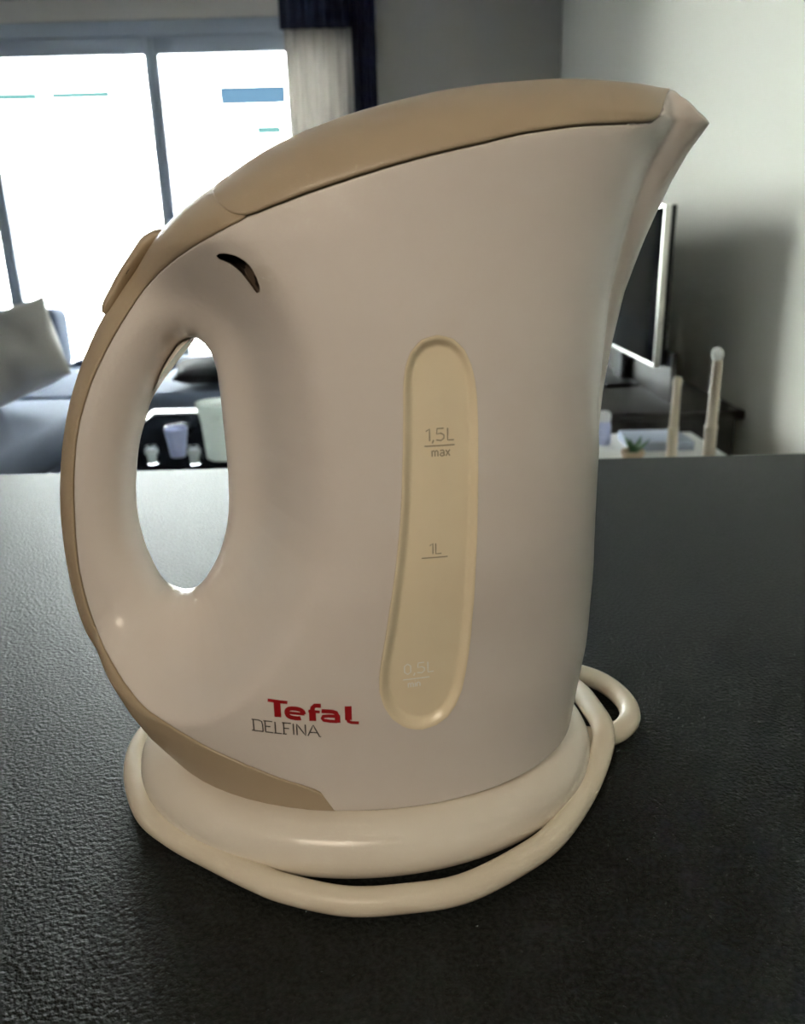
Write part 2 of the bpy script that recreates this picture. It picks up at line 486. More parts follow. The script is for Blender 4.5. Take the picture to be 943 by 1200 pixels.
# television on its bench by the right wall
BZ = FL + 0.49
bench = thing('television_bench', 'low dark bench under the television by the right wall', 'bench', (0.98, 3.5, FL))
box('carcass', (0.74, 2.66, FL + 0.06), (1.24, 4.35, BZ - 0.03), M['dark_wood'], bench)
box('bench_top', (0.72, 2.63, BZ - 0.03), (1.26, 4.38, BZ), M['dark_wood'], bench, 0.003)
box('back_panel', (1.034, 2.80, BZ), (1.054, 4.36, -0.24), M['dark_wood'], bench, 0.003)
for y in (2.75, 4.26):
    for x in (0.80, 1.18):
        box('foot', (x - 0.03, y - 0.03, FL), (x + 0.03, y + 0.03, FL + 0.06), M['black_plastic'], bench)
tv = thing('television', 'flat black television with silver edge seen side-on by the right wall', 'television', (0.99, 3.36, BZ))
TX = 0.983
Y0, Y1, Z0, Z1 = 2.86, 4.1, -0.300, 0.292
bm = bmesh.new()
add_box(bm, (TX, Y0, Z0), (TX + 0.026, Y0 + 0.012, Z1), 0.003); add_box(bm, (TX, Y1 - 0.012, Z0), (TX + 0.026, Y1, Z1), 0.003)
add_box(bm, (TX, Y0 + 0.012, Z1 - 0.012), (TX + 0.026, Y1 - 0.012, Z1), 0.003); add_box(bm, (TX, Y0 + 0.012, Z0), (TX + 0.026, Y1 - 0.012, Z0 + 0.012), 0.003)
tag(place(from_bm('bezel', bm, M['silver'], None, 35), tv), 'silver bezel')
box('screen', (TX + 0.004, Y0 + 0.012, Z0 + 0.012), (TX + 0.012, Y1 - 0.012, Z1 - 0.012), M['screen'], tv)
box('rear_shell', (TX + 0.026, Y0 + 0.002, Z0 + 0.004), (TX + 0.046, Y1 - 0.002, Z1 - 0.002), M['black_plastic'], tv, 0.004)
box('stand_neck', (TX + 0.006, 3.34, BZ + 0.010), (TX + 0.030, 3.46, Z0 + 0.004), M['black_plastic'], tv)
box('stand_base', (TX - 0.10, 3.18, BZ), (TX + 0.045, 3.62, BZ + 0.010), M['black_plastic'], tv, 0.003)

# low white side table with small things and two pale posts
SZ = FL + 0.45
stb = thing('side_table', 'low white side table behind the worktop to the right of the kettle', 'table', (0.80, 2.1, FL))
box('tabletop', (0.50, 1.66, SZ - 0.03), (1.02, 2.50, SZ), M['white_gloss'], stb, 0.004)
for x in (0.54, 0.98):
    for y in (1.70, 2.46):
        box('leg', (x - 0.02, y - 0.02, FL), (x + 0.02, y + 0.02, SZ - 0.03), M['white_gloss'], stb, 0.003)
def candlestick(x, y, top, rad, label):
    r = thing('candlestick', label, 'candlestick', (x, y, SZ), 'pale candlesticks on the white side table')
    h = top - SZ
    lathe('stem', [(0, 0), (0.035, 0), (0.036, 0.006), (0.020, 0.012), (rad * 1.25, 0.03), (rad * 1.1, h * 0.45), (rad * 1.2, h * 0.46), (rad * 1.2, h * 0.475), (rad, h * 0.485), (rad * 0.8, h - 0.03), (0, h - 0.03)],
          (x, y, SZ), M['pale_wood'], r, 20)
    return r, h
r, h = candlestick(0.785, 2.0, -0.190, 0.013, 'shorter pale wooden candlestick nearer the television')
lathe('tip', [(0, 0), (0.0105, 0), (0.012, 0.012), (0.010, 0.028), (0, 0.030)], (0.785, 2.0, -0.220), M['pale_wood'], r, 20)
r, h = candlestick(0.815, 1.80, -0.086, 0.014, 'taller pale wooden candlestick with a bright tip, right of the shorter one')
tip = lathe('tip', [(0, -0.012), (0.010, -0.008), (0.016, 0.004), (0.015, 0.014), (0.008, 0.022), (0, 0.024)], (0.812, 1.80, -0.108), M['wax'], r, 20)
tag(tip, 'bright white tip')
tag(box('white_box', (0.535, 2.02, SZ), (0.655, 2.18, SZ + 0.035), M['white_gloss'], None, 0.004), 'small white box at the left of the white side table', 'box')
tag(box('grey_book', (0.74, 2.24, SZ), (0.94, 2.42, SZ + 0.03), M['book'], None, 0.003), 'blue-grey book lying at the back of the white side table', 'book')
bl = lathe('lime_bowl', [(0, 0.0), (0.02, 0.0), (0.03, 0.01), (0.045, 0.028), (0.046, 0.032), (0.042, 0.032), (0.028, 0.014), (0, 0.008)], (0.735, 1.93, SZ), M['lime'], None, 28)
tag(bl, 'small yellow-green bowl at the foot of the shorter candlestick', 'bowl')
jr = thing('jar', 'pale blue jar with a bright white lid at the back of the white side table', 'jar', (0.672, 2.36, SZ))
lathe('jar_body', [(0, 0), (0.024, 0), (0.027, 0.004), (0.029, 0.06), (0.024, 0.078), (0, 0.078)], (0.672, 2.36, SZ), M['blue_ceramic'], jr, 24)
tag(lathe('lid', [(0, 0), (0.025, 0), (0.026, 0.004), (0.026, 0.022), (0.020, 0.031), (0, 0.034)], (0.672, 2.36, SZ + 0.078), M['wax'], jr, 24), 'white lid')
pl = thing('potted_plant', 'small green plant in a beige pot on the white side table', 'plant', (0.665, 2.06, SZ))
lathe('pot', [(0, 0.0), (0.024, 0.0), (0.031, 0.052), (0.034, 0.053), (0.034, 0.064), (0.030, 0.064), (0.028, 0.052), (0, 0.050)], (0.678, 2.02, SZ + 0.0), M['terracotta'], pl, 24)
rng = random.Random(4)
for k in range(11):
    a = 2.4 * k; ln = rng.uniform(0.05, 0.085); tilt = rng.uniform(0.25, 1.0)
    d = Vector((math.cos(a) * math.sin(tilt), math.sin(a) * math.sin(tilt), math.cos(tilt)))
    s = d.cross(Vector((0, 0, 1))).normalized() * 0.011; u = s.cross(d).normalized() * 0.003
    b0 = Vector((0.678, 2.02, SZ + 0.045))
    vs = [b0, b0 + d * ln * 0.5 + s, b0 + d * ln - u, b0 + d * ln * 0.5 - s, b0 + d * ln * 0.5 + u, b0 + d * ln * 0.5 - u * 0.6]
    place(link_mesh('leaf', vs, [(0, 1, 4), (1, 2, 4), (2, 3, 4), (3, 0, 4), (1, 0, 5), (2, 1, 5), (3, 2, 5), (0, 3, 5)], M['leaf']), pl)

# ------------------------------------------------------------------ kettle outline tables, side view (x, z) in metres
HOLE = [(-0.0693, 0.1700), (-0.0719, 0.1692), (-0.0741, 0.1676), (-0.0759, 0.1653), (-0.0776, 0.1632), (-0.0793, 0.1608), (-0.0807, 0.1584), (-0.0821, 0.1558), (-0.0835, 0.1533), (-0.0849, 0.1508), (-0.0863, 0.1482), (-0.0875, 0.1456), (-0.0886, 0.1428), (-0.0897, 0.1401), (-0.0909, 0.1373), (-0.0919, 0.1346), (-0.0927, 0.1320), (-0.0935, 0.1291), (-0.0941, 0.1263), (-0.0947, 0.1233), (-0.0953, 0.1201), (-0.0958, 0.1171), (-0.0961, 0.1140), (-0.0964, 0.1109), (-0.0965, 0.1080), (-0.0965, 0.1049), (-0.0963, 0.1019), (-0.0960, 0.0989), (-0.0956, 0.0960), (-0.0950, 0.0929), (-0.0942, 0.0899), (-0.0932, 0.0867), (-0.0921, 0.0836), (-0.0911, 0.0811), (-0.0892, 0.0786), (-0.0868, 0.0771), (-0.0840, 0.0762), (-0.0809, 0.0764), (-0.0782, 0.0777), (-0.0757, 0.0799), (-0.0738, 0.0820), (-0.0719, 0.0848), (-0.0702, 0.0874), (-0.0684, 0.0904), (-0.0669, 0.0935), (-0.0657, 0.0964), (-0.0647, 0.0995), (-0.0637, 0.1026), (-0.0630, 0.1056), (-0.0624, 0.1087), (-0.0620, 0.1118), (-0.0617, 0.1148), (-0.0615, 0.1178), (-0.0613, 0.1206), (-0.0612, 0.1233), (-0.0612, 0.1264), (-0.0611, 0.1293), (-0.0611, 0.1322), (-0.0611, 0.1352), (-0.0611, 0.1382), (-0.0612, 0.1412), (-0.0612, 0.1440), (-0.0612, 0.1471), (-0.0612, 0.1501), (-0.0613, 0.1529), (-0.0614, 0.1554), (-0.0615, 0.1584), (-0.0619, 0.1606), (-0.0624, 0.1632), (-0.0632, 0.1656), (-0.0647, 0.1679), (-0.0666, 0.1695), (-0.0693, 0.1700)]
OUTLINE = [(-0.0938, 0.0240), (-0.0940, 0.0300), (-0.0973, 0.0345), (-0.1007, 0.0388), (-0.1042, 0.0428), (-0.1078, 0.0467), (-0.1114, 0.0506), (-0.1148, 0.0548), (-0.1176, 0.0595), (-0.1196, 0.0647), (-0.1208, 0.0701), (-0.1216, 0.0757), (-0.1221, 0.0812), (-0.1224, 0.0867), (-0.1225, 0.0922), (-0.1224, 0.0977), (-0.1222, 0.1032), (-0.1219, 0.1086), (-0.1213, 0.1140), (-0.1206, 0.1192), (-0.1197, 0.1243), (-0.1186, 0.1294), (-0.1174, 0.1344), (-0.1159, 0.1396), (-0.1143, 0.1448), (-0.1124, 0.1499), (-0.1103, 0.1549), (-0.1080, 0.1598), (-0.1055, 0.1646), (-0.1028, 0.1693), (-0.1000, 0.1739), (-0.0969, 0.1783), (-0.0935, 0.1824), (-0.0900, 0.1864), (-0.0864, 0.1904), (-0.0827, 0.1944), (-0.0792, 0.1984), (-0.0756, 0.2023), (-0.0717, 0.2059), (-0.0677, 0.2091), (-0.0634, 0.2120), (-0.0588, 0.2148), (-0.0542, 0.2174), (-0.0495, 0.2201), (-0.0449, 0.2228), (-0.0401, 0.2254), (-0.0353, 0.2277), (-0.0304, 0.2297), (-0.0254, 0.2316), (-0.0203, 0.2332), (-0.0152, 0.2348), (-0.0100, 0.2362), (-0.0048, 0.2374), (0.0005, 0.2386), (0.0057, 0.2396), (0.0110, 0.2406), (0.0164, 0.2414), (0.0217, 0.2420), (0.0270, 0.2426), (0.0324, 0.2430), (0.0377, 0.2433), (0.0431, 0.2436), (0.0484, 0.2438), (0.0538, 0.2438), (0.0591, 0.2436), (0.0645, 0.2432), (0.0698, 0.2428), (0.0752, 0.2423), (0.0805, 0.2416), (0.0857, 0.2412)]
FRONT_X = [(0.0000, 0.0620), (0.0240, 0.0632), (0.0400, 0.0654), (0.0483, 0.0666), (0.0566, 0.0678), (0.0649, 0.0683), (0.0733, 0.0685), (0.0816, 0.0688), (0.0899, 0.0688), (0.0982, 0.0685), (0.1065, 0.0686), (0.1148, 0.0688), (0.1232, 0.0691), (0.1315, 0.0695), (0.1398, 0.0697), (0.1481, 0.0702), (0.1564, 0.0712), (0.1647, 0.0724), (0.1731, 0.0740), (0.1814, 0.0756), (0.1897, 0.0783), (0.1980, 0.0812), (0.2063, 0.0846), (0.2146, 0.0883), (0.2230, 0.0929), (0.2313, 0.0990), (0.2600, 0.0990)]
BACK_X = [(0.0000, -0.0938), (0.0240, -0.0938), (0.0355, -0.1036), (0.0450, -0.1090), (0.0550, -0.1125), (0.0660, -0.1140), (0.0800, -0.1050), (0.0950, -0.0880), (0.1100, -0.0735), (0.1400, -0.0680), (0.1700, -0.0740), (0.2000, -0.0900), (0.2300, -0.0850), (0.2600, -0.0800)]
DEPTH_B = [(0.0000, 0.0605), (0.0240, 0.0605), (0.0600, 0.0625), (0.1000, 0.0625), (0.1400, 0.0600), (0.1800, 0.0570), (0.2200, 0.0530), (0.2600, 0.0500)]
SPOUT_OUT = [(0.0000, 0.0000), (0.1000, 0.0000), (0.1300, 0.0010), (0.1700, 0.0050), (0.2000, 0.0090), (0.2300, 0.0130), (0.2600, 0.0160)]
SPOUT_W = [(0.0000, 0.0000), (0.0900, 0.0000), (0.1200, 0.0200), (0.1600, 0.0250), (0.2000, 0.0235), (0.2300, 0.0200), (0.2600, 0.0180)]
SPINE = [(-0.0542, 0.2174), (-0.0520, 0.2134), (-0.0506, 0.2120), (-0.0494, 0.2108), (-0.0482, 0.2098), (-0.0470, 0.2088), (-0.0458, 0.2080), (-0.0445, 0.2073), (-0.0432, 0.2069), (-0.0415, 0.2067), (-0.0398, 0.2066), (-0.0391, 0.2063), (-0.0394, 0.2059), (-0.0403, 0.2055), (-0.0415, 0.2049), (-0.0429, 0.2044), (-0.0444, 0.2038), (-0.0457, 0.2032), (-0.0468, 0.2028), (-0.0481, 0.2023), (-0.0494, 0.2017), (-0.0508, 0.2012), (-0.0522, 0.2006), (-0.0536, 0.2001), (-0.0551, 0.1995), (-0.0566, 0.1989), (-0.0581, 0.1983), (-0.0597, 0.1976), (-0.0613, 0.1969), (-0.0630, 0.1962), (-0.0647, 0.1954), (-0.0664, 0.1946), (-0.0679, 0.1938), (-0.0695, 0.1930), (-0.0711, 0.1921), (-0.0726, 0.1912), (-0.0741, 0.1902), (-0.0756, 0.1892), (-0.0771, 0.1881), (-0.0785, 0.1870), (-0.0797, 0.1860), (-0.0807, 0.1849), (-0.0818, 0.1838), (-0.0827, 0.1827), (-0.0836, 0.1815), (-0.0846, 0.1804), (-0.0855, 0.1792), (-0.0864, 0.1780), (-0.0873, 0.1769), (-0.0882, 0.1757), (-0.0891, 0.1744), (-0.0900, 0.1732), (-0.0909, 0.1720), (-0.0918, 0.1707), (-0.0926, 0.1695), (-0.0935, 0.1683), (-0.0943, 0.1671), (-0.0950, 0.1659), (-0.0959, 0.1646), (-0.0967, 0.1633), (-0.0975, 0.1620), (-0.0982, 0.1608), (-0.0989, 0.1596), (-0.0997, 0.1583), (-0.1004, 0.1569), (-0.1011, 0.1555), (-0.1017, 0.1542), (-0.1023, 0.1528), (-0.1030, 0.1514), (-0.1036, 0.1500), (-0.1042, 0.1485), (-0.1049, 0.1470), (-0.1055, 0.1455), (-0.1060, 0.1440), (-0.1064, 0.1426), (-0.1069, 0.1411), (-0.1074, 0.1396), (-0.1078, 0.1381), (-0.1082, 0.1366), (-0.1086, 0.1350), (-0.1088, 0.1336), (-0.1092, 0.1320), (-0.1095, 0.1305), (-0.1098, 0.1290), (-0.1101, 0.1274), (-0.1104, 0.1259), (-0.1107, 0.1244), (-0.1108, 0.1230), (-0.1111, 0.1215), (-0.1113, 0.1200), (-0.1115, 0.1183), (-0.1117, 0.1166), (-0.1119, 0.1148), (-0.1121, 0.1133), (-0.1123, 0.1118), (-0.1124, 0.1102), (-0.1126, 0.1086), (-0.1128, 0.1069), (-0.1130, 0.1052), (-0.1131, 0.1035), (-0.1132, 0.1017), (-0.1134, 0.1000), (-0.1135, 0.0983), (-0.1135, 0.0966), (-0.1137, 0.0949), (-0.1137, 0.0932), (-0.1137, 0.0914), (-0.1135, 0.0898), (-0.1135, 0.0881), (-0.1134, 0.0864), (-0.1133, 0.0848), (-0.1131, 0.0831), (-0.1129, 0.0815), (-0.1128, 0.0798), (-0.1125, 0.0781), (-0.1123, 0.0765), (-0.1120, 0.0748), (-0.1117, 0.0732), (-0.1114, 0.0715), (-0.1110, 0.0700), (-0.1098, 0.0692), (-0.1086, 0.0686), (-0.1075, 0.0679), (-0.1064, 0.0670), (-0.1054, 0.0662), (-0.1044, 0.0652), (-0.1035, 0.0641), (-0.1026, 0.0631), (-0.1016, 0.0621), (-0.1005, 0.0612), (-0.0995, 0.0602), (-0.0983, 0.0594), (-0.0972, 0.0584), (-0.0960, 0.0576), (-0.0948, 0.0569), (-0.0936, 0.0562), (-0.0924, 0.0555), (-0.0913, 0.0549), (-0.0902, 0.0543), (-0.0888, 0.0536), (-0.0874, 0.0531), (-0.0860, 0.0526), (-0.0846, 0.0523), (-0.0832, 0.0521), (-0.0818, 0.0518), (-0.0803, 0.0514), (-0.0788, 0.0511), (-0.0774, 0.0507), (-0.0762, 0.0501), (-0.0749, 0.0496), (-0.0735, 0.0491), (-0.0721, 0.0486), (-0.0708, 0.0480), (-0.0694, 0.0475), (-0.0680, 0.0469), (-0.0667, 0.0463), (-0.0654, 0.0458), (-0.0640, 0.0452), (-0.0626, 0.0447), (-0.0611, 0.0441), (-0.0596, 0.0436), (-0.0581, 0.0430), (-0.0567, 0.0424), (-0.0553, 0.0420), (-0.0541, 0.0415), (-0.0530, 0.0411), (-0.0520, 0.0406), (-0.0503, 0.0401), (-0.0495, 0.0399), (-0.0481, 0.0394), (-0.0470, 0.0390), (-0.0457, 0.0385), (-0.0443, 0.0379), (-0.0428, 0.0374), (-0.0414, 0.0368), (-0.0400, 0.0364), (-0.0386, 0.0359), (-0.0371, 0.0354), (-0.0356, 0.0350), (-0.0342, 0.0346), (-0.0329, 0.0341), (-0.0318, 0.0337), (-0.0301, 0.0330), (-0.0290, 0.0323), (-0.0279, 0.0316), (-0.0268, 0.0305), (-0.0258, 0.0293), (-0.0251, 0.0279), (-0.0247, 0.0261), (-0.0244, 0.0240)]
LID = [(-0.0542, 0.2174), (-0.0514, 0.2128), (-0.0496, 0.2110), (-0.0478, 0.2095), (-0.0461, 0.2083), (-0.0443, 0.2072), (-0.0427, 0.2066), (-0.0410, 0.2062), (-0.0389, 0.2062), (-0.0374, 0.2066), (-0.0358, 0.2070), (-0.0341, 0.2076), (-0.0323, 0.2082), (-0.0304, 0.2088), (-0.0289, 0.2092), (-0.0274, 0.2097), (-0.0259, 0.2102), (-0.0243, 0.2107), (-0.0227, 0.2112), (-0.0209, 0.2117), (-0.0191, 0.2122), (-0.0177, 0.2126), (-0.0162, 0.2130), (-0.0145, 0.2135), (-0.0129, 0.2139), (-0.0112, 0.2144), (-0.0095, 0.2149), (-0.0079, 0.2153), (-0.0063, 0.2157), (-0.0047, 0.2161), (-0.0031, 0.2166), (-0.0014, 0.2170), (0.0002, 0.2174), (0.0017, 0.2178), (0.0033, 0.2181), (0.0049, 0.2185), (0.0064, 0.2189), (0.0080, 0.2192), (0.0096, 0.2196), (0.0113, 0.2199), (0.0130, 0.2203), (0.0147, 0.2206), (0.0164, 0.2210), (0.0180, 0.2213), (0.0196, 0.2216), (0.0211, 0.2219), (0.0228, 0.2222), (0.0246, 0.2226), (0.0262, 0.2230), (0.0278, 0.2234), (0.0294, 0.2237), (0.0309, 0.2240), (0.0327, 0.2244), (0.0344, 0.2247), (0.0361, 0.2250), (0.0378, 0.2252), (0.0396, 0.2255), (0.0413, 0.2257), (0.0431, 0.2260), (0.0450, 0.2262), (0.0468, 0.2265), (0.0487, 0.2267), (0.0506, 0.2269), (0.0525, 0.2271), (0.0545, 0.2273), (0.0566, 0.2274), (0.0587, 0.2276), (0.0606, 0.2277), (0.0628, 0.2279), (0.0651, 0.2280), (0.0673, 0.2281), (0.0693, 0.2282), (0.0719, 0.2285), (0.0739, 0.2290), (0.0757, 0.2300), (0.0766, 0.2313), (0.0779, 0.2332), (0.0794, 0.2352), (0.0816, 0.2378), (0.0857, 0.2412)]
GAUGE = [(0.0106, 0.1750), (0.0065, 0.1741), (0.0035, 0.1713), (0.0019, 0.1676), (0.0012, 0.1635), (0.0009, 0.1593), (0.0009, 0.1559), (0.0007, 0.1510), (0.0006, 0.1471), (0.0004, 0.1423), (0.0001, 0.1374), (-0.0001, 0.1327), (-0.0004, 0.1282), (-0.0008, 0.1233), (-0.0013, 0.1191), (-0.0018, 0.1147), (-0.0024, 0.1102), (-0.0031, 0.1054), (-0.0039, 0.1008), (-0.0048, 0.0956), (-0.0056, 0.0905), (-0.0066, 0.0850), (-0.0076, 0.0798), (-0.0084, 0.0746), (-0.0085, 0.0696), (-0.0075, 0.0642), (-0.0049, 0.0593), (-0.0010, 0.0555), (0.0038, 0.0539), (0.0086, 0.0547), (0.0125, 0.0572), (0.0153, 0.0613), (0.0172, 0.0661), (0.0182, 0.0714), (0.0190, 0.0767), (0.0196, 0.0818), (0.0200, 0.0875), (0.0203, 0.0924), (0.0207, 0.0978), (0.0209, 0.1035), (0.0211, 0.1084), (0.0213, 0.1131), (0.0215, 0.1180), (0.0216, 0.1229), (0.0217, 0.1277), (0.0217, 0.1325), (0.0218, 0.1374), (0.0218, 0.1422), (0.0218, 0.1466), (0.0218, 0.1502), (0.0216, 0.1555), (0.0214, 0.1590), (0.0208, 0.1633), (0.0197, 0.1673), (0.0179, 0.1711), (0.0147, 0.1740)]
NOTCH = [(-0.0493, 0.1964), (-0.0483, 0.1969), (-0.0472, 0.1970), (-0.0462, 0.1970), (-0.0451, 0.1968), (-0.0441, 0.1966), (-0.0431, 0.1963), (-0.0422, 0.1959), (-0.0414, 0.1954), (-0.0406, 0.1949), (-0.0400, 0.1943), (-0.0394, 0.1936), (-0.0389, 0.1929), (-0.0386, 0.1922), (-0.0382, 0.1913), (-0.0379, 0.1905), (-0.0377, 0.1896), (-0.0375, 0.1887), (-0.0375, 0.1878), (-0.0378, 0.1869), (-0.0388, 0.1867), (-0.0393, 0.1873), (-0.0398, 0.1881), (-0.0404, 0.1890), (-0.0408, 0.1896), (-0.0414, 0.1904), (-0.0419, 0.1911), (-0.0425, 0.1919), (-0.0431, 0.1925), (-0.0438, 0.1931), (-0.0446, 0.1937), (-0.0453, 0.1942), (-0.0462, 0.1946), (-0.0472, 0.1950), (-0.0482, 0.1953), (-0.0489, 0.1958)]

def poly_dist(x, z, poly):
    P = np.asarray(poly, float)
    A = P[:-1]; D = P[1:] - A
    L2 = (D ** 2).sum(1) + 1e-12
    out = np.full(x.shape, 1e9)
    for (ax, az), (dx, dz), l2 in zip(A, D, L2):
        t = np.clip(((x - ax) * dx + (z - az) * dz) / l2, 0, 1)
        out = np.minimum(out, np.hypot(x - ax - t * dx, z - az - t * dz))
    return out

def lerp1(v, tab):
    return np.interp(v, [t[0] for t in tab], [t[1] for t in tab])

def sstep(t):
    t = np.clip(t, 0, 1)
    return t * t * (3 - 2 * t)

def quarter(t):
    return np.sqrt(np.maximum(1 - (1 - np.clip(t, 0, 1)) ** 2, 0))

def half_width(x, z):
    """half thickness of the kettle (metres) at side-view position x, z"""
    x = np.asarray(x, float); z = np.asarray(z, float)
    xf = lerp1(z, FRONT_X); xb = lerp1(z, BACK_X); b = lerp1(z, DEPTH_B)
    xe = xf - lerp1(z, SPOUT_OUT)
    c = (xb + xe) / 2; a = (xe - xb) / 2
    e = np.maximum(1 - np.abs((x - c) / a) ** 2.0, 0)
    wv = b * np.sqrt(e)
    # the spout: a narrower nose in front of the round body
    sw = lerp1(z, SPOUT_W)
    ln = 0.045
    t = np.clip((xf - x) / 0.034, 0, 1)
    ws = sw * (0.72 * t + 0.28 * quarter(t * 3.0)) * (x < xf + 1e-6)
    ws = np.maximum(ws * sstep((x - 0.0) / 0.05), 0)
    dh = poly_dist(x, z, HOLE)
    wv = wv * sstep(dh / np.interp(z, [0.05, 0.075, 0.12], [0.026, 0.032, 0.042])) ** 0.7
    wv = wv * quarter(dh / 0.004)
    wh = 0.0155 * quarter(dh / 0.013) * (1 - sstep((dh - 0.03) / 0.03))
    wv = (wv ** 9 + ws ** 9) ** (1 / 9)
    w = (wv ** 3 + wh ** 3) ** (1 / 3)
    do = poly_dist(x, z, OUTLINE)
    r = np.interp(x, [-0.11, -0.06, 0.0, 0.06, 0.092], [0.013, 0.017, 0.022, 0.021, 0.006])
    r = r * (0.35 + 0.65 * sstep((z - 0.024) / 0.045))
    return w * quarter(do / r)

# ------------------------------------------------------------------ the kettle
BODY_Z = 0.0245
KETTLE = thing('electric_kettle', 'ivory plastic electric kettle with tan lid and loop handle', 'kettle', (-0.017, 0.0, BODY_Z))
EPS = 6e-6

def resample(curve, n):
    P = np.array(curve, float)
    d = np.r_[0, np.cumsum(np.linalg.norm(np.diff(P, axis=0), axis=1))]
    s = np.linspace(0, d[-1], n)
    return np.stack([np.interp(s, d, P[:, 0]), np.interp(s, d, P[:, 1])], 1)

def sheet_solid(name, X, Z, W, material, closed_u, smooth=38):
    """X, Z, W: (nu, nv) grids; the solid between y = -W and y = +W"""
    nu, nv = X.shape
    idx = lambda i, j, s: s * nu * nv + (i % nu) * nv + j
    verts = np.concatenate([np.stack([X, -W, Z], -1).reshape(-1, 3), np.stack([X, W, Z], -1).reshape(-1, 3)])
    faces = []
    ni = nu if closed_u else nu - 1
    for i in range(ni):
        for j in range(nv - 1):
            faces.append((idx(i, j, 0), idx(i + 1, j, 0), idx(i + 1, j + 1, 0), idx(i, j + 1, 0)))
            faces.append((idx(i, j, 1), idx(i, j + 1, 1), idx(i + 1, j + 1, 1), idx(i + 1, j, 1)))
        for j in (0, nv - 1):
            faces.append((idx(i, j, 0), idx(i + 1, j, 0), idx(i + 1, j, 1), idx(i, j, 1)))
    if not closed_u:
        for j in range(nv - 1):
            for i in (0, nu - 1):
                faces.append((idx(i, j, 0), idx(i, j + 1, 0), idx(i, j + 1, 1), idx(i, j, 1)))
    me = bpy.data.meshes.new(name)
    me.from_pydata([tuple(v) for v in verts.tolist()], [], faces)
    bm = bmesh.new(); bm.from_mesh(me)
    bmesh.ops.remove_doubles(bm, verts=bm.verts, dist=EPS)
    bmesh.ops.dissolve_degenerate(bm, edges=bm.edges, dist=EPS)
    # drop doubled faces left by the merge
    seen = {}
    dele = []
    for f in bm.faces:
        k = tuple(sorted(v.index for v in f.verts))
        if k in seen: dele.append(f)
        seen[k] = f
    if dele: bmesh.ops.delete(bm, geom=dele, context='FACES_ONLY')
    bm.to_mesh(me); bm.free()
    o = finish(name, me, material, None, smooth)
    place(o, KETTLE)
    return o

cosn = lambda n: (1 - np.cos(np.pi * np.linspace(0, 1, n))) / 2

def edge_round(dist, r=0.0010, depth=0.0007):
    return depth * (1 - quarter(dist / r))

OUT = np.array(OUTLINE); SP = np.array(SPINE); LD = np.array(LID)
# --- body: rings from the handle hole to the seams, the spout and the foot
front = np.array([(x, z) for z, x in FRONT_X if 0.026 < z < 0.2313])
tip = np.array([0.0990, 0.2313])
j0 = int(np.argmin(np.hypot(*(LD - np.array([-0.0430, 0.205])).T)))
# where the two seams part company
ks = max(i for i in range(len(SP)) if np.min(np.hypot(*(LD - SP[i]).T)) < 0.0012)
kl = int(np.argmin(np.hypot(*(LD - SP[ks]).T)))
HC = np.array(HOLE).mean(0)
def bearing(p): return np.arctan2(p[..., 1] - HC[1], p[..., 0] - HC[0])
kc = max(i for i in range(len(LD) - 1) if LD[i, 0] < 0.0745)
outer = np.vstack([SP[ks:][::-1], LD[kl + 1:kc + 1], resample([LD[kc], LD[-1]], 24)[1:-1], resample([LD[-1], (0.0868, 0.2383), (0.0925, 0.2343), tip], 16)[1:],
                   front[::-1], [(0.0632, BODY_Z)], resample([(0.0632, BODY_Z), (SP[-1][0], BODY_Z)], 40)[1:]])
outer[:, 1] = np.maximum(outer[:, 1], BODY_Z)
HC = np.array(HOLE).mean(0)
def radial(curve, th):
    C = np.vstack([curve, curve[:1]]) - HC
    a = np.unwrap(np.arctan2(C[:, 1], C[:, 0]))
    if a[-1] < a[0]: C = C[::-1]; a = a[::-1]
    a = np.maximum.accumulate(a + np.arange(len(a)) * 1e-9)
    res = []
    for t in th:
        tt = a[0] + (t - a[0]) % (2 * math.pi)
        i = int(np.clip(np.searchsorted(a, tt, 'right') - 1, 0, len(a) - 2))
        p, q = C[i], C[i + 1]
        dx, dz = math.cos(t), math.sin(t)
        den = (q[0] - p[0]) * dz - (q[1] - p[1]) * dx
        s = 0.0 if abs(den) < 1e-12 else (p[1] * dx - p[0] * dz) / den
        res.append(p + np.clip(s, 0, 1) * (q - p) + HC)
    return np.array(res)
ring = np.vstack([outer, outer[:1]])
rs = np.r_[0, np.cumsum(np.linalg.norm(np.diff(ring, axis=0), axis=1))]
ss_ = np.sort(np.concatenate([np.linspace(0, rs[-1], 430, endpoint=False), rs[:-1]]))
ss_ = ss_[np.r_[True, np.diff(ss_) > 0.0006]]
RO = np.stack([np.interp(ss_, rs, ring[:, 0]), np.interp(ss_, rs, ring[:, 1])], 1)
be = np.unwrap(np.arctan2(RO[:, 1] - HC[1], RO[:, 0] - HC[0]))
sg = 1.0 if be[-1] > be[0] else -1.0
fr = be[0] + sg * 2 * math.pi * ss_ / rs[-1]
ph_ = np.maximum.accumulate(sg * (0.72 * be + 0.28 * fr)) 
ph_ = 0.86 * ph_ + 0.14 * sg * fr
RI = radial(np.array(HOLE[:-1]), sg * ph_)
NV = 84
tv_ = 0.75 * cosn(NV) + 0.25 * np.linspace(0, 1, NV)
GX = RI[:, None, 0] * (1 - tv_) + RO[:, None, 0] * tv_
GZ = RI[:, None, 1] * (1 - tv_) + RO[:, None, 1] * tv_
